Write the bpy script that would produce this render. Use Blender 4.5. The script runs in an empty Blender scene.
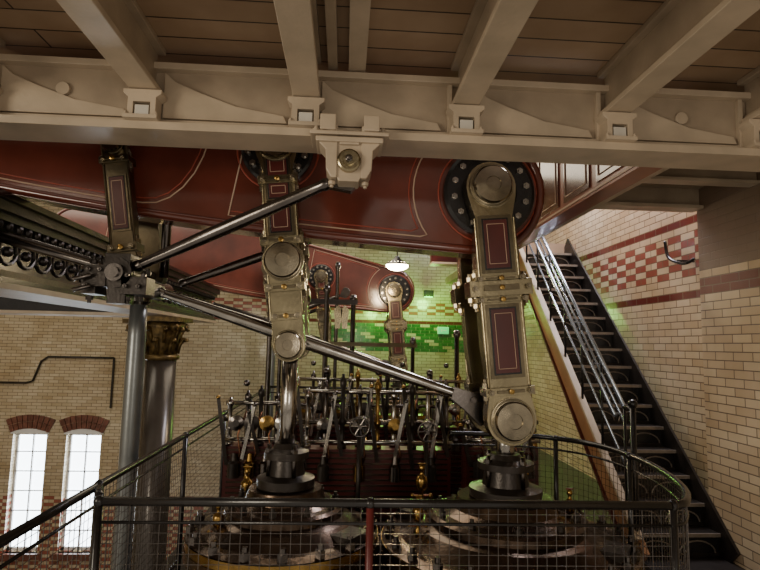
import bpy, bmesh, math, random
from mathutils import Vector, Matrix
random.seed(4)
pi=math.pi
# ------------------------------------------------------------------ materials
def nt(name):
    m=bpy.data.materials.new(name); m.use_nodes=True
    n=m.node_tree.nodes; l=m.node_tree.links
    return m,n,l,n["Principled BSDF"]
def paint(name,c,rough=.5,metal=0.0,var=.25,scale=6.0,bump=.15,c2=None,coat=0.0):
    m,n,l,b=nt(name)
    tc=n.new("ShaderNodeTexCoord"); no=n.new("ShaderNodeTexNoise")
    no.inputs["Scale"].default_value=scale; no.inputs["Detail"].default_value=6
    l.new(tc.outputs["Object"],no.inputs["Vector"])
    r=n.new("ShaderNodeValToRGB"); l.new(no.outputs["Fac"],r.inputs["Fac"])
    d=c2 or tuple(x*(1-var) for x in c)
    r.color_ramp.elements[0].position=.32; r.color_ramp.elements[1].position=.68
    r.color_ramp.elements[0].color=(*d,1); r.color_ramp.elements[1].color=(*c,1)
    l.new(r.outputs["Color"],b.inputs["Base Color"])
    b.inputs["Roughness"].default_value=rough; b.inputs["Metallic"].default_value=metal
    b.inputs["Coat Weight"].default_value=coat
    b.inputs["Coat Roughness"].default_value=.12
    if bump:
        no2=n.new("ShaderNodeTexNoise"); no2.inputs["Scale"].default_value=scale*9
        l.new(tc.outputs["Object"],no2.inputs["Vector"])
        bp=n.new("ShaderNodeBump"); bp.inputs["Strength"].default_value=bump; bp.inputs["Distance"].default_value=.01
        l.new(no2.outputs["Fac"],bp.inputs["Height"]); l.new(bp.outputs["Normal"],b.inputs["Normal"])
    return m
def emit(name,c,s):
    m,n,l,b=nt(name)
    b.inputs["Base Color"].default_value=(*c,1)
    b.inputs["Emission Color"].default_value=(*c,1); b.inputs["Emission Strength"].default_value=s
    return m
def tile_mat(name,axis,c1,c2,mortar,bands,coat=.35,rough=.2):
    m,n,l,b=nt(name)
    tc=n.new("ShaderNodeTexCoord"); sp=n.new("ShaderNodeSeparateXYZ"); l.new(tc.outputs["Object"],sp.inputs[0])
    H=sp.outputs[axis]; Z=sp.outputs["Z"]
    cb=n.new("ShaderNodeCombineXYZ"); l.new(H,cb.inputs[0]); l.new(Z,cb.inputs[1])
    bt=n.new("ShaderNodeTexBrick"); l.new(cb.outputs[0],bt.inputs["Vector"])
    bt.inputs["Scale"].default_value=1; bt.inputs["Brick Width"].default_value=.225; bt.inputs["Row Height"].default_value=.075
    bt.inputs["Mortar Size"].default_value=.005; bt.inputs["Mortar Smooth"].default_value=.2
    bt.inputs["Color1"].default_value=(*c1,1); bt.inputs["Color2"].default_value=(*c2,1); bt.inputs["Mortar"].default_value=(*mortar,1)
    def M(op,a,bb=None):
        x=n.new("ShaderNodeMath"); x.operation=op
        for i,v in enumerate((a,bb)):
            if v is None: continue
            if isinstance(v,(int,float)): x.inputs[i].default_value=v
            else: l.new(v,x.inputs[i])
        return x.outputs[0]
    inv=M('SUBTRACT',1,bt.outputs["Fac"]); col=bt.outputs["Color"]
    row=M('FLOOR',M('DIVIDE',Z,.075))
    chk=M('FLOORED_MODULO',M('ADD',M('FLOOR',M('DIVIDE',H,.225)),row),2)
    for z0,z1,c,kind in bands:
        mk=M('MULTIPLY',M('MULTIPLY',M('GREATER_THAN',Z,z0),M('LESS_THAN',Z,z1)),inv)
        if kind=='check': mk=M('MULTIPLY',mk,chk)
        mx=n.new("ShaderNodeMixRGB"); l.new(mk,mx.inputs[0]); l.new(col,mx.inputs[1]); mx.inputs[2].default_value=(*c,1)
        col=mx.outputs[0]
    no=n.new("ShaderNodeTexNoise"); no.inputs["Scale"].default_value=1.3; no.inputs["Detail"].default_value=5
    l.new(tc.outputs["Object"],no.inputs["Vector"])
    rp=n.new("ShaderNodeValToRGB"); l.new(no.outputs["Fac"],rp.inputs["Fac"])
    rp.color_ramp.elements[0].position=.3; rp.color_ramp.elements[0].color=(.76,.70,.6,1)
    rp.color_ramp.elements[1].position=.65; rp.color_ramp.elements[1].color=(1,1,1,1)
    mu=n.new("ShaderNodeMixRGB"); mu.blend_type='MULTIPLY'; mu.inputs[0].default_value=1
    l.new(col,mu.inputs[1]); l.new(rp.outputs[0],mu.inputs[2])
    l.new(mu.outputs[0],b.inputs["Base Color"]); b.inputs["Roughness"].default_value=rough
    b.inputs["Coat Weight"].default_value=coat; b.inputs["Coat Roughness"].default_value=.08
    wn=n.new("ShaderNodeTexNoise"); wn.inputs["Scale"].default_value=9; l.new(tc.outputs["Object"],wn.inputs["Vector"])
    hh=M('ADD',inv,M('MULTIPLY',wn.outputs["Fac"],.6))
    bp=n.new("ShaderNodeBump"); bp.inputs["Strength"].default_value=.5; bp.inputs["Distance"].default_value=.008
    l.new(hh,bp.inputs["Height"]); l.new(bp.outputs[0],b.inputs["Normal"]); l.new(bp.outputs[0],b.inputs["Coat Normal"])
    return m
def board_mat(name,axis,c1,c2,w=.17):
    m,n,l,b=nt(name)
    tc=n.new("ShaderNodeTexCoord"); sp=n.new("ShaderNodeSeparateXYZ"); l.new(tc.outputs["Object"],sp.inputs[0])
    cb=n.new("ShaderNodeCombineXYZ")
    l.new(sp.outputs["X" if axis=="X" else "Y"],cb.inputs[0]); l.new(sp.outputs["Y" if axis=="X" else "X"],cb.inputs[1])
    bt=n.new("ShaderNodeTexBrick"); l.new(cb.outputs[0],bt.inputs["Vector"])
    bt.inputs["Scale"].default_value=1; bt.inputs["Brick Width"].default_value=3.2; bt.inputs["Row Height"].default_value=w
    bt.inputs["Mortar Size"].default_value=.005
    bt.inputs["Color1"].default_value=(*c1,1); bt.inputs["Color2"].default_value=(*c2,1); bt.inputs["Mortar"].default_value=(.03,.02,.014,1)
    no=n.new("ShaderNodeTexNoise"); no.inputs["Scale"].default_value=3; no.inputs["Detail"].default_value=8
    l.new(tc.outputs["Object"],no.inputs["Vector"])
    rp=n.new("ShaderNodeValToRGB"); l.new(no.outputs["Fac"],rp.inputs["Fac"])
    rp.color_ramp.elements[0].position=.3; rp.color_ramp.elements[0].color=(.62,.56,.5,1)
    mu=n.new("ShaderNodeMixRGB"); mu.blend_type='MULTIPLY'; mu.inputs[0].default_value=1
    l.new(bt.outputs["Color"],mu.inputs[1]); l.new(rp.outputs[0],mu.inputs[2])
    l.new(mu.outputs[0],b.inputs["Base Color"]); b.inputs["Roughness"].default_value=.38
    return m

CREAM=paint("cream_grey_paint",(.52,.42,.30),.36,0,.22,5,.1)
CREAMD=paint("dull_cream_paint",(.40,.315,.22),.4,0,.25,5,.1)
PADW=paint("white_pad_paint",(.62,.58,.50),.45,0,.15,8,.05)
MAROON=paint("maroon_gloss_paint",(.155,.036,.022),.17,0,.5,2.2,.02,coat=1.0)
MAROOND=paint("dark_maroon_paint",(.085,.013,.010),.3,0,.3,4,.03)
REDP=paint("red_post_paint",(.13,.02,.018),.35,0,.3,5,.05)
STRIPE=paint("cream_pinstripe_paint",(.52,.36,.25),.4,0,.1,9,0)
STRIPER=paint("vermilion_pinstripe_paint",(.36,.06,.03),.4,0,.1,9,0)
BLACK=paint("black_gloss_paint",(.02,.018,.017),.22,0,.4,6,.05)
IRON=paint("dark_cast_iron",(.05,.041,.034),.3,.5,.45,8,.2)
BRZ=paint("bronzed_cast_iron",(.13,.088,.06),.22,.85,.55,4,.1)
STEEL=paint("polished_steel",(.52,.49,.44),.17,1,.4,7,.04)
STEELD=paint("oiled_steel",(.19,.17,.155),.22,1,.45,6,.05)
PIPE=paint("dull_steel_pipe",(.20,.21,.205),.3,.6,.35,4,.08)
LINKM=paint("oiled_bright_link_metal",(.40,.34,.21),.24,1,.5,5,.10)
LINKD=paint("tarnished_link_metal",(.20,.165,.105),.28,1,.45,5,.1)
CAPM=paint("turned_cap_metal",(.36,.31,.22),.2,1,.4,12,.05)
BRASS=paint("brass",(.46,.29,.09),.25,1,.5,10,.03)
COPPER=paint("copper",(.34,.15,.08),.27,1,.4,10,.03)
CHROME=paint("galvanised_rail",(.62,.70,.82),.22,.85,.15,8,.03)
WOODR=paint("varnished_red_wood",(.34,.085,.035),.3,0,.4,4,.02,coat=.2)
WOODO=paint("stringer_ochre_paint",(.36,.18,.085),.35,0,.3,4,.05)
COLM=paint("column_grey_brown",(.075,.062,.05),.24,.2,.4,3,.05)
GOLD=paint("gilded_capital",(.22,.145,.05),.4,.6,.85,14,.2)
GREENP=paint("green_handle_paint",(.03,.16,.08),.4,0,.2,5,0)
NOSE=paint("worn_nosing",(.36,.30,.24),.4,.4,.3,8,.1)
WHITEF=paint("white_window_frame",(.8,.8,.8),.5,0,.05,4,0)
BRICKR=paint("red_glazed_brick",(.22,.085,.06),.3,0,.5,12,.1)
FLOORM=paint("iron_plate_floor",(.035,.028,.024),.38,.3,.4,9,.2)
GLASSB=emit("daylight_glass",(.84,.93,1.0),9)
LAMPE=emit("lamp_glow",(1,.80,.50),34)
EXITE=emit("exit_green",(.05,.7,.3),.5)
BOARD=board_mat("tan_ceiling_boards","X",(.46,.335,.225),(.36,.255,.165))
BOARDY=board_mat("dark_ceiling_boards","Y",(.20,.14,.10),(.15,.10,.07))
MR=(.16,.035,.028)
CHK=(.34,.10,.07)
T_RIGHT=tile_mat("glazed_brick_right","Y",(.78,.65,.45),(.64,.49,.31),(.20,.14,.09),
   [(2.625,2.70,MR,'s'),(2.85,3.30,CHK,'check'),(3.375,3.45,MR,'s')])
T_FAR=tile_mat("glazed_brick_far","X",(.66,.57,.42),(.52,.42,.28),(.16,.12,.08),
   [(2.625,2.70,MR,'s'),(2.85,3.15,CHK,'check'),(-6,-1.5,CHK,'check')])
T_GREEN=paint("green_glazed_tile",(.05,.20,.05),.15,0,.55,9,.1,coat=.6)  # green light on the wall tiles, put into the tile colour
T_PIER=tile_mat("glazed_brick_pier","Y",(.70,.58,.40),(.55,.42,.27),(.17,.12,.08),
   [(2.625,2.775,MR,'s'),(2.85,6.5,(.20,.14,.10),'s')],coat=.0,rough=.42)
T_PIERX=tile_mat("glazed_brick_pier_end","X",(.74,.66,.5),(.62,.52,.37),(.22,.17,.12),[(2.625,2.775,MR,'s')])

# ------------------------------------------------------------------ builder
OFF=Vector((0,0,0))
class B:
    def __init__(s): s.v=[];s.f=[];s.m=[];s.sm=[];s.mats=[]
    def mi(s,mat):
        if mat not in s.mats: s.mats.append(mat)
        return s.mats.index(mat)
    def add(s,vs,fs,mat,smooth=False):
        o=len(s.v); s.v+= [Vector(v) for v in vs]; k=s.mi(mat)
        for i,f in enumerate(fs):
            s.f.append([o+a for a in f]); s.m.append(k)
            s.sm.append(smooth if isinstance(smooth,bool) else smooth[i])
    def box(s,lo,hi,mat):
        x0,y0,z0=lo;x1,y1,z1=hi
        s.add([(x0,y0,z0),(x1,y0,z0),(x1,y1,z0),(x0,y1,z0),(x0,y0,z1),(x1,y0,z1),(x1,y1,z1),(x0,y1,z1)],
         [(0,3,2,1),(4,5,6,7),(0,1,5,4),(1,2,6,5),(2,3,7,6),(3,0,4,7)],mat)
    def bar(s,p1,p2,w,h,mat,up=(0,0,1)):
        p1=Vector(p1);p2=Vector(p2);d=(p2-p1).normalized();up=Vector(up)
        r=d.cross(up).normalized();u=r.cross(d).normalized()
        vs=[p+r*a*w/2+u*b*h/2 for p in(p1,p2) for a,b in((-1,-1),(1,-1),(1,1),(-1,1))]
        s.add(vs,[(3,2,1,0),(4,5,6,7),(0,1,5,4),(1,2,6,5),(2,3,7,6),(3,0,4,7)],mat)
    def lathe(s,prof,o,ax,mat,n=32,cap=True):
        o=Vector(o);ax=Vector(ax).normalized()
        t=Vector((1,0,0)) if abs(ax.x)<.9 else Vector((0,1,0))
        a=ax.cross(t).normalized();b=ax.cross(a)
        vs=[]
        for r,h in prof:
            for i in range(n):
                q=2*pi*i/n; vs.append(o+ax*h+(a*math.cos(q)+b*math.sin(q))*r)
        fs=[];sm=[]
        for j in range(len(prof)-1):
            for i in range(n):
                k=(i+1)%n; fs.append((j*n+i,j*n+k,(j+1)*n+k,(j+1)*n+i)); sm.append(n>8)
        if cap:
            fs.append(tuple(range(n-1,-1,-1)));sm.append(False)
            L=(len(prof)-1)*n; fs.append(tuple(L+i for i in range(n)));sm.append(False)
        s.add(vs,fs,mat,sm)
    def slathe(s,prof,o,ax,mat,n=32):
        for i in range(len(prof)-1): s.lathe([prof[i],prof[i+1]],o,ax,mat,n,cap=False)
        o=Vector(o);a=Vector(ax).normalized()
        r,h=prof[-1]
        if r>0: s.lathe([(r,h),(.0001,h)],o,a,mat,n,cap=False)
        r,h=prof[0]
        if r>0: s.lathe([(.0001,h),(r,h)],o,a,mat,n,cap=False)
    def cyl(s,p1,p2,r,mat,n=20,r2=None):
        p1=Vector(p1);p2=Vector(p2);d=p2-p1
        s.lathe([(r,0),(r if r2 is None else r2,d.length)],p1,d,mat,n)
    def tube(s,pts,r,mat,n=10,closed=False):
        P=[Vector(p) for p in pts];N=len(P)
        def tan(i):
            a=P[(i-1)%N] if (closed or i>0) else P[i]; b=P[(i+1)%N] if (closed or i<N-1) else P[i]
            return (b-a).normalized()
        t=tan(0);u=t.orthogonal().normalized();vs=[]
        for i in range(N):
            t=tan(i);u=(u-t*u.dot(t)).normalized();w=t.cross(u)
            for k in range(n):
                q=2*pi*k/n; vs.append(P[i]+(u*math.cos(q)+w*math.sin(q))*r)
        fs=[];M=N if closed else N-1
        for i in range(M):
            for k in range(n):
                a=i*n;b=((i+1)%N)*n;k2=(k+1)%n; fs.append((a+k,a+k2,b+k2,b+k))
        sm=[n>5]*len(fs)
        if not closed: fs+= [tuple(range(n-1,-1,-1)),tuple((N-1)*n+k for k in range(n))];sm+=[False,False]
        s.add(vs,fs,mat,sm)
    def prism(s,poly,o,ux,uy,th,mat):
        o=Vector(o);ux=Vector(ux);uy=Vector(uy);w=ux.cross(uy).normalized()
        n=len(poly);vs=[o+ux*a+uy*b for a,b in poly]+[o+ux*a+uy*b+w*th for a,b in poly]
        fs=[tuple(range(n-1,-1,-1)),tuple(range(n,2*n))]+[(i,(i+1)%n,n+(i+1)%n,n+i) for i in range(n)]
        s.add(vs,fs,mat)
    def ball(s,c,r,mat,sx=1,n=16):
        pr=[(max(.0005,r*math.sin(pi*i/10)),-r*sx*math.cos(pi*i/10)) for i in range(11)]
        s.lathe(pr,c,(0,0,1),mat,n,cap=False)
    def bolt(s,p,ax,r,h,mat,n=6): s.lathe([(r,0),(r,h)],p,ax,mat,n); p=Vector(p)+Vector(ax).normalized()*h; s.lathe([(r*.55,0),(r*.55,h*.7)],p,ax,mat,8)
    def done(s,name,bevel=0,copies=()):
        me=bpy.data.meshes.new(name); me.from_pydata(s.v,[],s.f)
        for m in s.mats: me.materials.append(m)
        me.polygons.foreach_set("material_index",s.m); me.polygons.foreach_set("use_smooth",s.sm)
        bm=bmesh.new();bm.from_mesh(me);bmesh.ops.recalc_face_normals(bm,faces=bm.faces);bm.to_mesh(me);bm.free()
        me.update()
        for dy in (0,)+tuple(copies):
            ob=bpy.data.objects.new(name,me); bpy.context.scene.collection.objects.link(ob)
            ob.location=OFF+Vector((0,dy,0))
            if bevel:
                b=ob.modifiers.new("bev","BEVEL");b.width=bevel;b.segments=2;b.limit_method='ANGLE';b.angle_limit=.7
        return ob
def spl(cps,n=8):
    out=[];P=[Vector(p) for p in cps];P=[P[0]]+P+[P[-1]]
    for i in range(1,len(P)-2):
        for k in range(n):
            t=k/n;a,b_,c,d=P[i-1:i+3]
            out.append(.5*((2*b_)+(-a+c)*t+(2*a-5*b_+4*c-d)*t*t+(-a+3*b_-3*c+d)*t**3))
    out.append(P[-1]); return [tuple(p) for p in out]

# ------------------------------------------------------------------ camera (eye height 1.75 m above the engine platform)
cam=bpy.data.cameras.new("camera"); co=bpy.data.objects.new("camera",cam); bpy.context.scene.collection.objects.link(co)
cam.sensor_width=36; cam.lens=26.05; cam.clip_start=.02
co.matrix_world=Matrix.Translation((0,0,2.1))@Matrix.Rotation(math.radians(-3.6),4,'Z')@Matrix.Rotation(math.radians(96.2),4,'X')@Matrix.Rotation(math.radians(1.2),4,'Z')
bpy.context.scene.camera=co
PZ=.35; FY=13.5; XW=3.45; XP=3.30; LZ=-6.0; UZ=6.0

# ------------------------------------------------------------------ room shell
wins=[(-7.55,-6.80),(-6.36,-5.58)]; WZ0,WZ1=-2.75,-.10
b=B()
xs=[-9.6]+[v for w in wins for v in w]+[3.6]
for i in range(0,len(xs),2): b.box((xs[i],FY,LZ),(xs[i+1],FY+.35,UZ),T_FAR)
for a,c in wins:
    b.box((a,FY,LZ),(c,FY+.35,WZ0),T_FAR); b.box((a,FY,WZ1),(c,FY+.35,UZ),T_FAR)
b.done("wall_back")
b=B(); b.box((XW,4.9,LZ),(XW+.2,FY,UZ),T_RIGHT); b.done("wall_right")
b=B(); b.box((XP,.6,LZ),(XW+.2,4.9,UZ),T_PIER); b.box((XP+.003,4.89,LZ),(XW,4.903,UZ),T_PIERX); b.done("wall_pier")
b=B(); b.box((-9.8,1.5,LZ),(-9.6,FY+.3,UZ),T_RIGHT); b.done("wall_left")
b=B(); b.box((-9.6,1.5,LZ-.1),(XW,FY,LZ),FLOORM); b.done("floor_lower")
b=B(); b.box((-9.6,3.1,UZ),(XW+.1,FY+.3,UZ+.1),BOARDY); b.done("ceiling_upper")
for i,(a,c) in enumerate(wins):
    b=B(); y=FY+.18
    b.box((a,y+.03,WZ0),(c,y+.04,WZ1),GLASSB)
    fr=.05
    b.box((a,y-.02,WZ0),(a+fr,y+.03,WZ1),WHITEF); b.box((c-fr,y-.02,WZ0),(c,y+.03,WZ1),WHITEF)
    b.box((a,y-.02,WZ0),(c,y+.03,WZ0+.08),WHITEF); b.box((a,y-.02,WZ1-.06),(c,y+.03,WZ1),WHITEF)
    m=(a+c)/2; b.box((m-.015,y-.02,WZ0),(m+.015,y+.03,WZ1),WHITEF)
    for k in range(1,6):
        z=WZ0+(WZ1-WZ0)*k/6; b.box((a,y-.02,z-.012),(c,y+.03,z+.012),WHITEF)
    b.done("window_%d"%(i+1))
    b=B(); hw=(c-a)/2+.05; R=1.0
    a0=math.asin(hw/R); zc=WZ1+.02-R*math.cos(a0); nb=9
    b.prism([(-hw,WZ1-zc-.01)]+[(R*math.sin(-a0+2*a0*k/12),R*math.cos(-a0+2*a0*k/12)) for k in range(13)]+[(hw,WZ1-zc-.01)],(m,FY,zc),(1,0,0),(0,0,1),.03,WHITEF)
    for k in range(nb):
        q0=-a0+2*a0*k/nb+.008;q1=-a0+2*a0*(k+1)/nb-.008
        for r0,r1 in((R,R+.15),(R+.16,R+.31)):
            b.prism([(r0*math.sin(q0),r0*math.cos(q0)),(r1*math.sin(q0),r1*math.cos(q0)),(r1*math.sin(q1),r1*math.cos(q1)),(r0*math.sin(q1),r0*math.cos(q1))],(m,FY,zc),(1,0,0),(0,0,1),.045,BRICKR)
    b.box((a-.1,FY-.08,WZ0-.12),(c+.1,FY+.1,WZ0),BRICKR)
    b.done("trim_%d"%(i+1))
b=B()
for k in range(16):
    for r in range(9):
        x=-.6+k*.225+(r%2)*.11; z=1.95+r*.075
        if (k+r)%5!=4: b.box((x,FY-.006,z),(x+.218,FY,z+.069),T_GREEN)
b.done("trim_3")  # tile facing added to carry the green glow as colour

b=B()
b.box((-1.30,2.5,PZ-.06),(XP,4.9,PZ),FLOORM); b.box((-1.30,4.9,PZ-.06),(XW,FY,PZ),FLOORM)
b.box((-1.36,2.45,PZ-.3),(-1.28,FY,PZ+.02),IRON); b.box((-1.3,2.42,PZ-.3),(XP,2.5,PZ+.02),IRON)
b.done("floor_platform")

# ------------------------------------------------------------------ front girder & joists
jx=[-1.88,-1.055,-.23,.61,1.44,2.26,3.08]
GB=3.165
b=B(); Y=2.86
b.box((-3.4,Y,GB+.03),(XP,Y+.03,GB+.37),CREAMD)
b.box((-3.4,Y-.10,GB),(XP,Y+.16,GB+.042),CREAM)
b.box((-3.4,Y-.05,GB+.35),(XP,Y+.1,GB+.385),CREAM)
b.box((-3.4,Y-.02,GB+.04),(XP,Y,GB+.085),CREAM)
for x in jx:
    b.prism([(x+.075,GB+.34),(x+.075,GB+.09),(x+.72,GB+.09),(x+.70,GB+.13),(x+.45,GB+.17),(x+.25,GB+.24),(x+.13,GB+.29)],(0,Y,0),(1,0,0),(0,0,1),.028,CREAM)
    b.box((x-.085,Y-.03,GB+.04),(x-.06,Y,GB+.35),CREAM)
    b.box((x-.085,Y-.14,GB+.042),(x+.085,Y,GB+.062),CREAM)
    b.prism([(-.07,GB+.06),(-.042,GB+.06),(-.042,GB+.135),(.042,GB+.135),(.042,GB+.06),(.07,GB+.06),(.07,GB+.16),(.095,GB+.18),(.095,GB+.2),(-.095,GB+.2),(-.095,GB+.18),(-.07,GB+.16)],(x,Y-.03,0),(1,0,0),(0,0,1),.09,CREAM)
    b.box((x-.035,Y-.115,GB+.07),(x+.035,Y-.11,GB+.12),PADW)
    for sx in(-.075,.075): b.bolt((x+sx,Y-.125,GB+.06),(0,0,1),.011,.012,CREAM)
for k in range(36): b.bolt((-3.1+k*.17,Y-.02,GB+.063),(0,-1,0),.009,.006,CREAM)
for x in(-1.5,1.85): b.lathe([(.035,0),(.035,.02)],(x,Y,GB+.23),(0,-1,0),CREAM,20)
b.done("ceiling_girder",bevel=.004)
for x in jx:
    b=B(); y0=Y
    P=lambda z:((x,-1.5,z),(x,y0,z))
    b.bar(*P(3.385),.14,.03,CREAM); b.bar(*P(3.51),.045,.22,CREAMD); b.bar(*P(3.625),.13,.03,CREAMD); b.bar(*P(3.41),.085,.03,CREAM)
    b.done("ceiling_joist",bevel=.004)
b=B(); b.box((-3.6,-2.0,3.64),(XP,3.05,3.68),BOARD); b.done("ceiling_boards")
b=B()
for x,y,z,r in((.02,2.05,3.64,.04),(-.75,1.4,3.64,.03)): b.lathe([(r,0),(r,.02),(r*.6,.03)],(x,y,z),(0,0,-1),CREAM,16)
b.bar((-.10,-1,3.60),(-.10,2.85,3.60),.05,.05,CREAMD); b.bar((.03,-1,3.60),(.03,2.85,3.60),.09,.07,CREAM)
b.done("ceiling_conduit")

OFF=Vector((.175,-.06,.30))
b=B(); cx,cy,cz=-.175,2.86,2.715
b.box((cx-.20,cy-.12,2.85),(cx+.20,cy+.10,2.87),CREAM)
b.box((cx-.15,cy-.135,2.87),(cx-.07,cy-.12,2.95),CREAM); b.box((cx+.07,cy-.135,2.87),(cx+.15,cy-.12,2.95),CREAM)
b.box((cx-.17,cy-.13,2.81),(cx+.17,cy+.08,2.836),CREAM)
for s_ in(-1,1):
    b.prism([(s_*.085,.13),(s_*.155,.13),(s_*.155,.095),(s_*.12,.06),(s_*.115,-.04),(s_*.09,-.085),(s_*.06,-.085),(s_*.06,.13)],(cx,cy+.05,cz),(1,0,0),(0,0,1),.16,CREAM)
    b.bolt((cx+s_*.085,cy-.10,2.87),(0,0,1),.028,.03,CREAM); b.bolt((cx+s_*.17,cy-.08,2.87),(0,0,1),.022,.02,CREAM)
    b.bolt((cx+s_*.14,cy-.06,2.836),(0,0,1),.02,.02,CREAM); b.bolt((cx+s_*.085,cy-.06,cz-.09),(0,0,-1),.02,.02,CREAM)
b.prism([(-.075,.1),(-.075,-.05),(-.05,-.10),(.05,-.10),(.075,-.05),(.075,.1)],(cx,cy+.04,cz),(1,0,0),(0,0,1),.14,CREAM)
b.slathe([(.058,0),(.058,.03),(.05,.035),(.03,.035),(.03,.05)],(cx,cy-.10,cz),(0,-1,0),LINKM,24)
b.bolt((cx,cy-.15,cz),(0,-1,0),.02,.015,STEELD)
b.cyl((cx,cy-.1,cz),(cx,cy+.2,cz),.035,STEELD)
b.box((cx-.05,cy-.12,cz+.085),(cx+.05,cy-.1,cz+.12),CREAM)
b.done("bearing_block",bevel=.005)

# ------------------------------------------------------------------ the two beam engines (second one stands 6.75 m behind)
E2=(6.75,)
OFF=Vector((.22,-.03,.36))
def rocking_beam(hub,tilt,L,hp_u,yf,th,name="rocking_beam"):
    b=B(); t=math.radians(tilt); U=Vector((-math.cos(t),0,math.sin(t))); V=Vector((math.sin(t),0,math.cos(t)))
    o=Vector((hub[0],yf,hub[1])); re=.415
    def h(u):
        u=max(0,min(L,u)); return re+.20*math.sin(pi*u/L)
    def outline(ins,n=40):
        pts=[]
        for i in range(17):
            q=pi/2+pi*i/16; pts.append((-(re-ins)*.92*abs(math.cos(q)),(re-ins)*math.sin(q)))
        for i in range(1,n+1): u=L*i/n; pts.append((u,-(h(u)-ins)))
        for i in range(1,17):
            q=-pi/2+pi*i/16; pts.append((L+(re-ins)*math.cos(q),(re-ins)*math.sin(q)))
        for i in range(n-1,0,-1): u=L*i/n; pts.append((u,h(u)-ins))
        return pts
    b.prism(outline(0),o,U,V,th,MAROON)
    W=lambda u,v,d=0:o+U*u+V*v+Vector((0,-d,0))
    b.tube([W(u,v,0) for u,v in outline(.03)],.028,MAROON,10,True)
    b.tube([W(u,v,-th) for u,v in outline(.03)],.028,MAROON,10,True)
    def panel(a,e,ins,mode,r,mat):
        pts=[];n=30
        if mode=='hub':
            R=.50+ins-.09; vmax=min(R*.93,h(.2)-ins); q1=math.asin(vmax/R)
            for i in range(13):
                q=q1-2*q1*i/12; pts.append((R*math.cos(q),R*math.sin(q)))
            s0=R*math.cos(q1)
        else:
            hh=h(a+.3)-ins
            for i in range(13):
                q=pi/2+pi*i/12; pts.append((a+.4+(.4-ins)*math.cos(q),hh*math.sin(q)))
            s0=a+.4
        for i in range(1,n): u=s0+(e-s0)*i/n; pts.append((u,-(h(u)-ins)))
        pts+= [(e,-(h(e)-ins)),(e,h(e)-ins)]
        for i in range(n-1,0,-1): u=s0+(e-s0)*i/n; pts.append((u,(h(u)-ins)))
        b.tube([W(u,v,.001) for u,v in pts],r,mat,6,True)
    for ins,r,mat in((.085,.005,STRIPE),(.115,.004,STRIPER)):
        panel(0,hp_u+.22,ins,'hub',r,mat); panel(hp_u+.36,L-.6,ins,'oval',r,mat)
    for u,r in((0,.30),(hp_u,.23)):
        c=W(u,0)
        b.slathe([(r,0),(r,.04),(r*.93,.05),(r*.6,.05),(r*.55,.075)],c,(0,-1,0),BLACK,40)
        b.tube([W(u+(r+.03)*math.cos(q*pi/20),(r+.03)*math.sin(q*pi/20)) for q in range(40)],.006,STRIPER,6,True)
        for k in range(14):
            q=2*pi*k/14+.1; p=W(u+r*.8*math.cos(q),r*.8*math.sin(q),.05); b.bolt(p,(0,-1,0),.022,.022,STEEL)
        b.slathe([(r,0),(r,.05),(r*.5,.05)],c+Vector((0,th,0)),(0,1,0),BLACK,32)
    b.lathe([(.04,0),(.04,.05),(.015,.06),(.015,.12)],W(.05,re),V,BRASS,14)
    return b.done(name,copies=E2)
rocking_beam((.70,2.745),9.5,6.0,1.40,3.52,.18)

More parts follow.
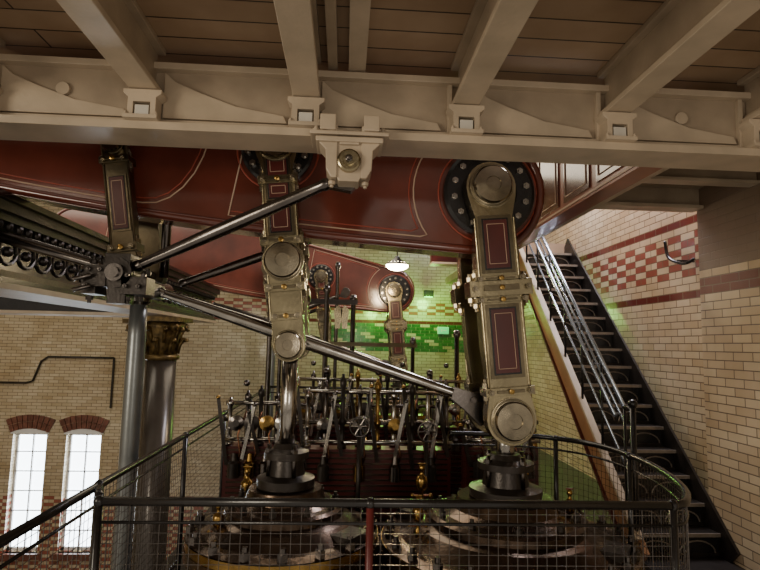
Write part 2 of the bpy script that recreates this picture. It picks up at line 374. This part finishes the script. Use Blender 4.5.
def link(name,top,bot,planes,w,caps,panels,clamps,th=.11,mat=LINKM,rt=None,rb=None):
    b=B(); T=Vector((top[0],0,top[1]));Bo=Vector((bot[0],0,bot[1])); D=(Bo-T);L=D.length;D.normalize()
    R=Vector((-D.z,0,D.x))
    rt=rt or w*.55; rb=rb or w*.55
    for side,yc in enumerate(planes):
        fr=-1 if side==0 else 1
        pts=[]
        for i in range(13):
            q=pi*i/12; pts.append((rt*math.cos(q),-rt*math.sin(q)))
        pts+= [(-rt*.96,rt*.4),(-w*.42,rt*1.35),(-w*.5,L*.3),(-w*.5,L*.7),(-w*.43,L-rb*1.3),(-rb*.96,L-rb*.4)]
        for i in range(13):
            q=pi-pi*i/12; pts.append((rb*math.cos(q),L+rb*math.sin(q)))
        pts+= [(rb*.96,L-rb*.4),(w*.43,L-rb*1.3),(w*.5,L*.7),(w*.5,L*.3),(w*.42,rt*1.35),(rt*.96,rt*.4)]
        b.prism(pts,(T.x,yc+th/2,T.z),R,D,th if R.cross(D).y<0 else -th,mat)
        yF=yc+fr*th/2
        F=lambda x,l,d: T+R*x+D*l+Vector((0,yF+fr*d,0))
        for t0,t1 in panels:
            ww=w*.25
            for a,mt,d in((1.55,LINKD,.006),(1.25,BLACK,.008),(1.1,MAROOND,.010)):  # black border paints recess shade round a panel that is really proud
                l0=t0*L-(a-1)*w*.25; l1=t1*L+(a-1)*w*.25; wx=ww*a
                b.bar(F(0,l0,0),F(0,l1,0),wx*2,d*2,mt,up=(0,1,0))
            zz=.0115
            q=[F(-ww*.80,t0*L+.02,zz),F(ww*.80,t0*L+.02,zz),F(ww*.80,t1*L-.02,zz),F(-ww*.80,t1*L-.02,zz)]
            for i in range(4): b.cyl(q[i],q[(i+1)%4],.0025,STRIPE,5)
        for x in(-w*.46,w*.46): b.cyl(F(x,L*.14,0),F(x,L*.86,0),.008,mat,6)
        for t,r in caps:
            c=F(0,t*L,0)
            b.slathe([(r*1.16,0),(r*1.16,.02),(r,.022),(r,.05),(r*.93,.06),(r*.4,.063),(r*.38,.056),(r*.1,.056)],c,(0,fr,0),CAPM,32)
            b.tube([c+Vector((0,fr*.022,0))+(R*math.cos(k*pi/16)+D*math.sin(k*pi/16))*r*1.08 for k in range(32)],.006,mat,6,True)
        for t,ww,hh in clamps:
            b.bar(F(-ww/2,t*L,-th/2),F(ww/2,t*L,-th/2),hh,th+.05,mat,up=(0,1,0))
            for sx in(-1,1):
                b.bolt(F(sx*(ww/2-.03),t*L,.03),(0,fr,0),.018,.02,CAPM)
                for sd in(-1,1):
                    q=F(sx*(ww/2-.02),t*L,-th*.5)+D*sd*hh*.5
                    b.bolt(q,D*sd,.024,.03,CAPM)
            b.bar(F(-ww*.28,t*L,.027),F(ww*.28,t*L,.027),hh*.35,.02,LINKD,up=(0,1,0))
            b.slathe([(.016,0),(.016,.012),(.008,.014)],F(0,t*L,.04),(0,fr,0),BRASS,12)
    for t,r in caps:
        c=T+D*t*L; b.cyl((c.x,planes[0],c.z),(c.x,planes[-1],c.z),r*.6,STEELD,20)
    return b.done(name,bevel=.006,copies=E2)
link("connecting_link",(.675,2.745),(.802,1.305),(3.40,3.86),.27,[(0,.120),(1,.115)],[(.155,.355),(.54,.80)],[(.445,.39,.10),(.405,.32,.03),(.495,.33,.03),(.88,.30,.05)],rt=.158,rb=.152)
link("connecting_link",(-.675,2.96),(-.548,1.727),(3.40,3.86),.21,[(.0,.10),(.59,.108),(1,.078)],[(.06,.16),(.20,.27),(.31,.44)],[(.185,.24,.05),(.49,.26,.05),(.72,.24,.05),(.86,.19,.05)],rt=.13,rb=.10,th=.10)
link("connecting_link",(-1.68,3.10),(-1.53,2.17),(3.40,3.86),.15,[(.2,.055),(1,.05)],[(.42,.75)],[(.30,.175,.04),(.88,.175,.05)],rt=.09,rb=.08,th=.08,mat=LINKD)

b=B()
kx,ky,kz=-1.50,3.22,2.09
def rod(p1,p2,r0,r1,mat):
    p1=Vector(p1);p2=Vector(p2);L=(p2-p1).length
    b.lathe([(r0,0),(r0*1.25,.02),(r0,.05)]+[(r0+(r1-r0)*math.sin(pi*i/12),.05+(L-.1)*i/12) for i in range(13)]+[(r0*1.25,L-.03),(r0,L)],p1,p2-p1,mat,20)
rod((kx+.08,ky,kz+.06),(-.32,2.87,2.585),.028,.038,STEELD)
b.prism([(-.10,-.09),(.02,-.11),(.08,-.05),(.09,.02),(.05,.07),(-.02,.08),(-.06,.02)],(-.225,2.90,2.645),(1,0,0),(0,0,1),.06,STEELD)
rod((kx+.08,3.62,kz-.04),(.56,3.62,1.42),.028,.045,STEEL)
b.prism([(-.12,.05),(.02,.05),(.15,.11),(.17,.05),(.05,0),(.15,-.09),(.12,-.14),(-.02,-.07),(-.12,-.03)],(.60,3.66,1.40),(.96,0,-.28),(.28,0,.96),.08,STEELD)
b.cyl((.78,3.4,1.34),(.78,3.86,1.34),.05,STEELD)
b.bolt((.62,3.57,1.40),(0,-1,0),.022,.02,STEELD)
rod((kx+.1,4.02,kz+.05),(-.20,4.1,2.62),.026,.034,STEELD)
rod((kx-.05,ky+.1,kz+.05),(-2.6,3.35,2.42),.026,.036,STEELD)
b.slathe([(.085,0),(.085,.12)],(kx,ky+.06,kz+.02),(0,-1,0),IRON,28)
b.slathe([(.050,0),(.050,.03),(.03,.03),(.03,.045)],(kx,ky-.06,kz+.02),(0,-1,0),STEELD,24)
b.box((kx-.17,ky-.07,kz-.06),(kx-.05,ky+.1,kz+.06),IRON); b.box((kx-.19,ky-.05,kz-.10),(kx-.11,ky+.1,kz+.02),IRON)
b.box((kx+.03,ky-.06,kz-.10),(kx+.17,ky+.08,kz+.0),IRON); b.box((kx-.07,ky-.05,kz+.02),(kx+.07,ky+.16,kz+.13),IRON)
b.box((kx-.05,ky-.04,kz-.15),(kx+.05,ky+.1,kz-.03),IRON); b.box((kx+.02,ky+.0,kz-.09),(kx+.10,3.7,kz-.0),IRON)
b.cyl((kx,ky,kz),(kx,4.05,kz),.05,STEELD)
for dx,dz in((-.14,.07),(-.08,.07),(.06,-.11),(.13,-.11),(.16,.01),(-.15,-.11),(.07,.01)):
    b.bolt((kx+dx,ky-.02,kz+dz),(0,0,1 if dz>0 else -1),.02,.025,IRON)
    b.bolt((kx+dx,ky-.07,kz+dz*.5),(0,-1,0),.014,.018,STEELD)
for dz in(.0,-.06): b.cyl((kx-.12,ky-.09,kz+dz),(kx-.2,ky-.12,kz+dz-.03),.012,STEELD,10)
b.done("parallel_motion_linkage",bevel=.005,copies=E2)
b=B(); b.lathe([(.05,0),(.055,.3),(.055,2.0),(.055,5.5)],(-1.53,3.62,2.06),(0,0,-1),PIPE,24)
b.slathe([(.075,0),(.075,.1),(.05,.12)],(-1.53,3.62,2.08),(0,0,-1),STEELD,24)
b.cyl((-1.42,3.72,3.1),(-1.42,3.72,2.15),.03,STEELD,14)
b.done("pump_rod",copies=E2)

def lubricator(x,y,z,s=1.0,handle=BRASS,name="oil_lubricator",copies=()):
    b=B()
    b.lathe([(.02*s,0),(.035*s,.01*s),(.018*s,.03*s),(.014*s,.09*s),(.03*s,.10*s),(.042*s,.12*s),(.044*s,.17*s),(.036*s,.19*s),(.015*s,.205*s),(.012*s,.23*s),(.022*s,.24*s),(.02*s,.265*s),(.002,.28*s)],(x,y,z),(0,0,1),BRASS,20)
    b.cyl((x-.06*s,y,z+.06*s),(x+.06*s,y,z+.06*s),.008*s,COPPER,8); b.ball((x+.065*s,y,z+.06*s),.016*s,handle); b.ball((x-.065*s,y,z+.06*s),.014*s,BRASS)
    b.cyl((x-.03*s,y,z+.28*s),(x+.03*s,y,z+.28*s),.006*s,handle,8)
    b.done(name,copies=copies)
def cylinder(cx,cy,R,zt,pist,ptop,gr=1.0):
    b=B(); o=(cx,cy,0)
    b.slathe([(R*.9,-1.2),(R*.9,zt-.20),(R,zt-.18),(R,zt-.115)],o,(0,0,1),BRZ,64)
    b.slathe([(R*.992,zt-.115),(R*.992,zt-.065)],o,(0,0,1),BRASS,64)
    b.slathe([(R*.985,zt-.06),(R*.90,zt-.045),(R*.84,zt-.04),(R*.70,zt+.02),(R*.62,zt+.04),(R*.62,zt+.08),(R*.585,zt+.095),(R*.5,zt+.10),(R*.42,zt+.13),(R*.38,zt+.19)],o,(0,0,1),BRZ,64)
    b.slathe([(.17*gr,zt+.18),(.20*gr,zt+.20),(.20*gr,zt+.25),(.13*gr,zt+.27),(.115*gr,zt+.36),(.155*gr,zt+.37),(.155*gr,zt+.41),(.10*gr,zt+.43),(.08*gr,zt+.46)],o,(0,0,1),IRON,36)
    n=int(R*30)
    for k in range(n):
        q=2*pi*k/n; b.bolt((cx+R*.93*math.cos(q),cy+R*.93*math.sin(q),zt-.055),(0,0,1),.03,.04,STEELD)
    for k in range(10):
        q=2*pi*k/10+.2; b.bolt((cx+R*.54*math.cos(q),cy+R*.54*math.sin(q),zt+.095),(0,0,1),.022,.03,IRON)
    for k in range(4):
        q=2*pi*k/4+.5; px,py=cx+.13*gr*math.cos(q),cy+.13*gr*math.sin(q)
        b.cyl((px,py,zt+.26),(px,py,zt+.46),.014,STEELD,10); b.bolt((px,py,zt+.41),(0,0,1),.025,.025,STEELD)
    b.cyl((cx,cy,zt+.3),(cx,cy,ptop),pist,STEEL,28)
    b.slathe([(pist*1.5,0),(pist*1.5,.07),(pist*1.05,.1)],(cx,cy,ptop-.1),(0,0,1),STEELD,24)
    for q in(-.6,2.5):
        p=Vector((cx+R*.78*math.cos(q),cy+R*.78*math.sin(q),zt-.02)); d=Vector((math.cos(q),math.sin(q),0))
        b.bar(p-d*.06,p+d*.10,.2,.05,IRON)
    b.done("steam_cylinder",copies=E2)
cylinder(.84,3.62,.80,.60,.06,1.31,1.15)
cylinder(-.56,3.62,.59,.655,.052,1.75,.9)
for x,y,z,s,h in((-.92,3.4,.60,.75,GREENP),(-.86,4.0,.60,1.0,BRASS),(1.22,3.52,.64,.8,REDP),(1.10,4.0,.60,1.0,BRASS),(.36,4.05,.62,1.0,BRASS),(.26,3.5,.60,.8,BRASS)):
    lubricator(x,y,z,s,h)
OFF=Vector((0,0,0))

# ------------------------------------------------------------------ valve gear behind the cylinders
def valve_gear(x0,x1,y,z0,z1,n,name="valve_gear"):
    b=B()
    b.box((x0-.06,y-.14,z0),(x1+.06,y+.14,z0+.10),IRON); b.box((x0-.03,y-.1,z0+.10),(x1+.03,y+.1,z0+.85),MAROOND)
    for k in range(16): b.box((x0,y-.108,z0+.14+k*.045),(x1,y-.1,z0+.155+k*.045),BRZ)
    zb=z0+.85; H=z1-zb
    for i in range(n):
        x=x0+(x1-x0)*i/(n-1); m=[STEEL,STEELD,IRON,STEELD,BRASS,STEEL,IRON][i%7]; hv=H*(.8+.2*((i*37)%5)/4)
        b.lathe([(.04,0),(.04,.03),(.022,.05),(.02,hv*.3),(.034,hv*.34),(.034,hv*.38),(.018,hv*.42),(.018,hv*.8),(.03,hv*.84),(.03,hv*.92),(.012,hv*.95),(.012,hv)],(x,y+.05*((i%2)*2-1),zb),(0,0,1),m,14)
        if i%3==1: b.ball((x,y-.05,z1+.02),.03,STEELD)
        yy=y-.12; e=(x+.09*((i%2)*2-1),yy-.02,z1-.10-.06*(i%3)); b.bar((x,yy,zb-.15+.05*(i%3)),e,.022,.03,STEEL if i%2 else IRON); b.ball(e,.02,STEELD if i%3 else BRASS)
    for k,z in enumerate((zb+.06,zb+.22,z1-.16)):
        b.cyl((x0-.05,y-.04+.05*(k-1),z),(x1+.05,y-.04+.05*(k-1),z),.018,[STEEL,STEELD,STEEL][k],14)
    for i in range(4):
        x=x0+(x1-x0)*(i+.5)/4
        b.slathe([(.065,0),(.065,.04),(.03,.05)],(x,y-.08,zb+.2),(0,-1,0),[STEELD,IRON,BRASS,STEEL][i],24)
        b.slathe([(.05,0),(.05,.12),(.03,.14),(.02,.2)],(x,y-.14,zb-.25),(0,0,1),[IRON,BRASS,STEELD,IRON][i],20)
        b.tube([(x,y-.1,zb-.2),(x+.05,y-.13,zb-.05),(x+.02,y-.12,zb+.1),(x+.08,y-.08,zb+.3)],.008,COPPER,6)
    b.done(name)
valve_gear(-.30,.92,4.95,PZ,1.84,9)
valve_gear(-.98,-.45,5.05,PZ,1.72,5)
valve_gear(-.5,1.5,6.3,PZ,1.86,13)
valve_gear(1.15,1.75,5.1,PZ,1.5,5)
b=B()
for x,y,z,r in((.15,4.66,1.42,.08),(.72,4.68,1.38,.08)):
    b.tube([(x+r*math.cos(k*pi/14),y,z+r*math.sin(k*pi/14)) for k in range(28)],.009,STEELD,8,True)
    for k in range(3): b.cyl((x-r*math.cos(k*pi/3),y,z-r*math.sin(k*pi/3)),(x+r*math.cos(k*pi/3),y,z+r*math.sin(k*pi/3)),.006,STEELD,8)
    b.cyl((x,y-.03,z),(x,y+.08,z),.016,STEELD); b.cyl((x,y+.06,z),(x,y+.06,PZ),.02,IRON)
b.done("hand_wheel")
b=B()
for x,y,z1,r in((-.88,6.6,3.7,.03),(-.75,6.6,2.9,.022),(-.22,6.6,2.8,.03),(-.10,6.7,3.1,.022),(.10,6.7,2.7,.03),(.85,6.8,2.2,.025),(-.50,5.5,2.9,.016),(1.4,6.8,2.3,.03)):
    b.lathe([(r*1.8,PZ),(r,PZ+.1),(r,z1-.1),(r*1.7,z1-.06),(r*1.2,z1)],(x,y,0),(0,0,1),STEELD if r>.02 else IRON,12)
b.bar((-.93,6.6,2.6),(.15,6.6,2.6),.05,.06,IRON); b.bar((-.3,6.6,2.1),(.9,6.8,2.1),.04,.05,LINKD); b.bar((-.93,6.6,2.95),(-.7,6.6,2.95),.05,.05,IRON)
for x in(-.08,.0): b.prism([(-.03,-.12),(.03,-.12),(.05,.1),(0,.16),(-.05,.1)],(x,6.56,2.4),(1,0,0),(0,0,1),.05,LINKM)
b.done("guide_frame")

# ------------------------------------------------------------------ railings
def resample(pts,step):
    P=[Vector(p) for p in pts];out=[P[0].copy()];acc=0
    for a,c in zip(P,P[1:]):
        L=(c-a).length;d=(c-a)/L;pos=step-acc
        while pos<=L: out.append(a+d*pos);pos+=step
        acc=(acc+L)%step
    return out
RZ=1.38
def railing(pts,posts,r=.02,mat=BLACK,mesh=True,pmat=BLACK,step=.045):
    b=B(); pts=[(p[0],p[1],RZ) for p in pts]; b.tube(pts,r,mat,12)
    b.tube([(p[0],p[1],PZ+.12) for p in pts],.012,mat,6); b.tube([(p[0],p[1],RZ-.09) for p in pts],.008,mat,6)
    for x,y in posts:
        b.cyl((x,y,PZ),(x,y,RZ-.01),.018,pmat,10); b.ball((x,y,RZ),.026,mat); b.lathe([(.04,0),(.03,.03)],(x,y,PZ),(0,0,1),pmat,10)
    if mesh:
        for p in resample(pts,step): b.bar((p.x,p.y,PZ+.12),(p.x,p.y,RZ-.01),.0026,.0026,STEELD,up=(0,1,0))
        k=1
        while RZ-step*k>PZ+.12:
            b.tube([(p[0],p[1],RZ-step*k) for p in pts],.0015,STEELD,4); k+=1
    b.done("guard_railing")
railing([(-1.07,2.62),(.2,2.60),(1.54,2.57)],[(.14,2.60)],pmat=REDP)
railing(spl([(1.54,2.57,0),(1.66,2.64,0),(1.82,2.92,0),(1.95,3.4,0),(1.97,3.9,0),(1.85,4.3,0),(1.55,4.55,0),(1.15,4.62,0),(.9,4.63,0)]),[(1.56,2.58),(1.97,3.75),(1.72,4.43)])
railing([(-1.19,1.5),(-1.19,2.9),(-1.19,4.4),(-1.19,6),(-1.19,9.2)],[(-1.19,2.9),(-1.19,4.4),(-1.19,5.8),(-1.19,7.4),(-1.19,9.2)])
railing([(-1.19,2.9),(-1.07,2.62)],[(-1.07,2.62)],mesh=False)
railing([(-1.19,9.2),(1.9,9.2)],[(-.3,9.2),(.6,9.2),(1.5,9.2)],mesh=False)
railing([(-.9,7.5),(1.9,7.5)],[(-.3,7.5),(.6,7.5),(1.5,7.5)],mesh=False)

# ------------------------------------------------------------------ staircase
b=B(); X0,X1=2.52,3.27; N=16; g=.2; rs=.1955; Y0=4.75
for i in range(N):
    y=Y0+g*i; z=PZ+rs*(i+1)
    b.box((X0,y-.025,z-.028),(X1,y+g+.01,z),IRON)
    b.box((X0,y-.032,z-.026),(X1,y-.020,z+.004),NOSE)
    b.box((X0,y+.005,z-rs),(X1,y+.012,z-rs+.03),IRON)
    for s_ in(0,1):
        c=X0+.19+.37*s_
        b.tube([(c+.16*math.cos(pi*k/12),y+.004,z-rs+.03+.10*math.sin(pi*k/12)) for k in range(13)],.007,NOSE,5)
    b.box((X0,y+.015,z-rs),(X1,y+.02,z-.028),BLACK)
sl=rs/g
SZ=lambda y:(y-Y0)*sl+PZ+rs
def strip(x,w,h,mat,zo=0,ya=4.6,yb=7.95): b.bar((x,ya,SZ(ya)-.03+zo),(x,yb,SZ(yb)-.03+zo),w,h,mat)
strip(X0-.02,.05,.24,WOODO); strip(X0-.035,.07,.03,CREAM,.17); strip(X0-.035,.07,.03,MAROOND,-.17)
strip(X1+.012,.025,.24,IRON)
b.done("staircase")
b=B(); xr=X0-.03
for off,r in((1.0,.020),(.86,.012),(.5,.012)):
    b.tube([(xr,4.80,SZ(4.8)+off),(xr,7.9,SZ(7.9)+off)],r,CHROME,12)
b.tube([(xr-.10,4.78,SZ(4.78)+.95),(xr-.10,7.9,SZ(7.9)+.95)],.018,CHROME,12)
for k in range(8):
    y=4.8+k*.43; b.cyl((xr,y,SZ(y)-.05),(xr,y,SZ(y)+1.0),.013,BLACK,10); b.cyl((xr,y,SZ(y)+.94),(xr-.1,y,SZ(y)+.95),.008,CHROME,8)
b.cyl((xr,4.66,PZ),(xr,4.66,1.62),.025,BLACK,12); b.ball((xr,4.66,1.64),.04,BLACK)
b.tube(spl([(xr,4.66,1.56),(xr,4.72,1.6),(xr,4.80,SZ(4.8)+1.0)]),.02,BLACK,10)
b.done("stair_balustrade")
b=B(); b.tube(spl([(XP-.02,4.93,2.97),(XP-.05,5.0,2.94),(XP-.03,5.15,2.96),(XP-.02,5.35,3.05),(XP-.02,5.40,3.22)]),.016,BLACK,10); b.cyl((XW,5.2,2.99),(XP-.02,5.2,2.99),.012,BLACK,8)
b.done("wall_handrail")

# ------------------------------------------------------------------ upper gallery on the right (stairs climb into its opening)
b=B(); GZ=3.42
b.box((2.28,3.05,3.66),(XP-.005,4.86,3.70),BOARD)
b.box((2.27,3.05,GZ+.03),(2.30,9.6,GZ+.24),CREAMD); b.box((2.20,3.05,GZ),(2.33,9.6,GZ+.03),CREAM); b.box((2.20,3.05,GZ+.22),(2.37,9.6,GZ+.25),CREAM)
b.box((2.32,4.86,GZ+.03),(XP,4.89,GZ+.24),CREAMD); b.box((2.32,4.79,GZ),(XP-.005,4.96,GZ+.03),CREAM); b.box((2.38,4.78,GZ+.2),(XP-.005,4.85,GZ+.24),CREAMD)
for y in(3.5,4.15): b.box((2.3,y-.025,GZ+.05),(XP-.005,y+.025,GZ+.24),CREAMD); b.box((2.3,y-.06,GZ+.03),(XP-.005,y+.06,GZ+.055),CREAM)
b.box((2.3,7.98,GZ+.1),(XW-.005,12.5,GZ+.25),BOARD)
b.done("upper_gallery")
b=B()
b.box((2.13,3.1,GZ-.03),(2.19,9.5,GZ+.95),WOODR)
for k in range(9):
    y=3.2+k*.7
    b.box((2.115,y,GZ+.10),(2.13,y+.56,GZ+.80),MAROON); b.tube([(2.11,y+.05,GZ+.15),(2.11,y+.51,GZ+.15),(2.11,y+.51,GZ+.75),(2.11,y+.05,GZ+.75)],.006,STRIPE,5,True)
b.box((2.05,3.1,GZ+.93),(2.22,9.5,GZ+.98),WOODR); b.box((2.10,3.1,GZ+.03),(2.14,9.5,GZ+.05),STRIPE)
b.box((2.02,3.1,GZ-.05),(2.19,9.5,GZ-.03),WOODR)
b.done("gallery_parapet")
b=B()
b.box((1.35,8.6,GZ+.0),(2.0,8.7,GZ+.25),MAROOND); b.box((1.3,8.5,GZ+.25),(2.0,8.8,GZ+.29),CREAM); b.box((1.35,8.5,GZ-.03),(2.0,8.8,GZ),CREAM)
b.done("gallery_cross_beam")

# ------------------------------------------------------------------ left entablature + columns
b=B()
for x0,x1,z0,z1,m in((-2.55,-2.24,2.52,2.80,BLACK),(-2.6,-2.19,2.79,2.83,IRON),(-2.6,-2.15,2.83,2.88,BLACK),(-2.6,-2.11,2.88,2.94,IRON),(-2.6,-2.07,2.94,2.98,STEELD),(-2.6,-2.20,2.48,2.53,IRON),(-2.6,-2.16,2.44,2.48,BLACK),(-2.6,-2.13,2.40,2.44,CREAMD)):
    b.box((x0,1.6,z0),(x1,9.4,z1),m)
for k in range(70):
    y=1.8+k*.108
    b.ball((-2.175,y,2.81),.026,IRON,1.2,8)
    if k%2==0:
        b.tube([(-2.235,y+.1*math.cos(q*pi/6),2.66+.085*math.sin(q*pi/6)) for q in range(12)],.012,IRON,5,True)
        b.ball((-2.235,y,2.66),.035,IRON,1,8)
b.box((-9.55,7.3,2.44),(-2.6,7.75,2.9),BLACK); b.box((-9.55,7.25,2.40),(-2.6,7.8,2.44),CREAM); b.box((-9.55,7.26,2.86),(-2.6,7.3,2.92),CREAMD)
b.done("iron_entablature")
def column(x,y):
    b=B(); b.lathe([(.3,LZ),(.3,LZ+.4),(.22,LZ+.5),(.21,-1),(.19,1.88)],(x,y,0),(0,0,1),COLM,32)
    b.lathe([(.195,1.84),(.225,1.86),(.225,1.90),(.195,1.92)],(x,y,0),(0,0,1),GOLD,32)
    b.lathe([(.19,1.90),(.20,2.1),(.25,2.25),(.28,2.33)],(x,y,0),(0,0,1),GOLD,32)
    c=Vector((x,y,0))
    for z,h,o in((1.93,.19,0),(2.07,.19,.5)):
        for k in range(8):
            q=2*pi*(k+o)/8; d=Vector((math.cos(q),math.sin(q),0))
            b.tube([c+d*.20+Vector((0,0,z)),c+d*.225+Vector((0,0,z+h*.6)),c+d*.27+Vector((0,0,z+h)),c+d*.31+Vector((0,0,z+h*.95)),c+d*.32+Vector((0,0,z+h*.8))],.027,GOLD,8)
    for k in range(4):
        q=pi/4+pi/2*k; b.ball((x+.30*math.cos(q),y+.30*math.sin(q),2.28),.06,GOLD)
    b.box((x-.3,y-.3,2.34),(x+.3,y+.3,2.40),GOLD)
    b.done("ornate_column")
column(-2.40,7.5); column(-2.95,8.6)

# ------------------------------------------------------------------ small fixtures
b=B(); x,y,z=.76,8.1,3.28
b.cyl((x,y,UZ),(x,y,z+.12),.008,BLACK,8); b.lathe([(.03,.14),(.05,.10),(.16,.03),(.2,0)],(x,y,z),(0,0,1),BLACK,28,cap=False)
b.ball((x,y,z+.0),.17,LAMPE,.45); b.done("pendant_lamp")
b=B(); x0=2.3; b.box((x0,FY-.07,2.40),(x0+.26,FY,2.56),EXITE); b.box((x0-.01,FY-.05,2.39),(x0+.27,FY,2.57),WHITEF); b.box((x0+.07,FY-.075,2.45),(x0+.10,FY-.07,2.51),WHITEF); b.box((x0+.12,FY-.075,2.47),(x0+.2,FY-.07,2.49),WHITEF); b.done("exit_sign")
b=B(); y=FY-.04; b.tube([(-8.6,y,1.05),(-7.35,y,1.05),(-7.2,y,1.1),(-7.05,y,1.55),(-6.9,y,1.66),(-5.4,y,1.66)],.025,IRON,8)
b.cyl((-5.4,y,1.66),(-5.4,y,.5),.025,IRON,8); b.done("wall_conduit")
b=B()
for x,y,z in((2.0,13.1,3.35),(.7,13.1,3.1)):
    b.box((x-.12,y-.05,z-.08),(x+.12,y+.05,z+.08),BLACK); b.box((x-.1,y-.04,z-.085),(x+.1,y+.04,z-.08),emit("green_lens",(.2,1,.25),3)); b.cyl((x,y,z),(x,FY,z+.1),.02,BLACK,8)
b.done("green_floodlight")

# ------------------------------------------------------------------ lights
def area(loc,tgt,sx,sy,p,c):  # generic area lamp; not every use is a window
    l=bpy.data.lights.new("window_light",'AREA');l.shape='RECTANGLE';l.size=sx;l.size_y=sy;l.energy=p;l.color=c
    o=bpy.data.objects.new("window_light",l);bpy.context.scene.collection.objects.link(o);o.location=loc
    o.rotation_euler=(Vector(tgt)-Vector(loc)).to_track_quat('-Z','Y').to_euler()
def point(loc,p,c,r=.1):
    l=bpy.data.lights.new("lamp_light",'POINT');l.energy=p;l.color=c;l.shadow_soft_size=r
    o=bpy.data.objects.new("lamp_light",l);bpy.context.scene.collection.objects.link(o);o.location=loc
area((2.85,6.5,5.9),(2.9,6.4,1),1.0,2.6,250,(.95,.91,1))
area((-5.5,9,5.9),(-5,11,0),5,5,330,(1,.90,.72))  # wide area lamp under the solid ceiling, left side
area((-.3,9,5.8),(-.3,8.6,0),2.4,4,110,(1,.86,.66))  # area lamp under the solid ceiling, middle of the hall
area((-4.2,-.6,2.6),(.5,4,2.1),1.5,2.2,125,(1,.88,.70))  # added warm fill from front left, mainly for the beam
area((.9,-2.4,2.2),(.6,4,2.2),1.5,1.5,32,(1,.90,.78))  # added weak fill from behind the camera
point((.76,8.1,3.1),38,(1,.76,.45))
point((2.0,12.9,3.15),60,(.35,1,.15),.15)
point((.7,12.9,2.9),40,(.4,1,.15),.15)
w=bpy.data.worlds.new("world");bpy.context.scene.world=w;w.use_nodes=True
w.node_tree.nodes["Background"].inputs[0].default_value=(1,.88,.73,1);w.node_tree.nodes["Background"].inputs[1].default_value=.5
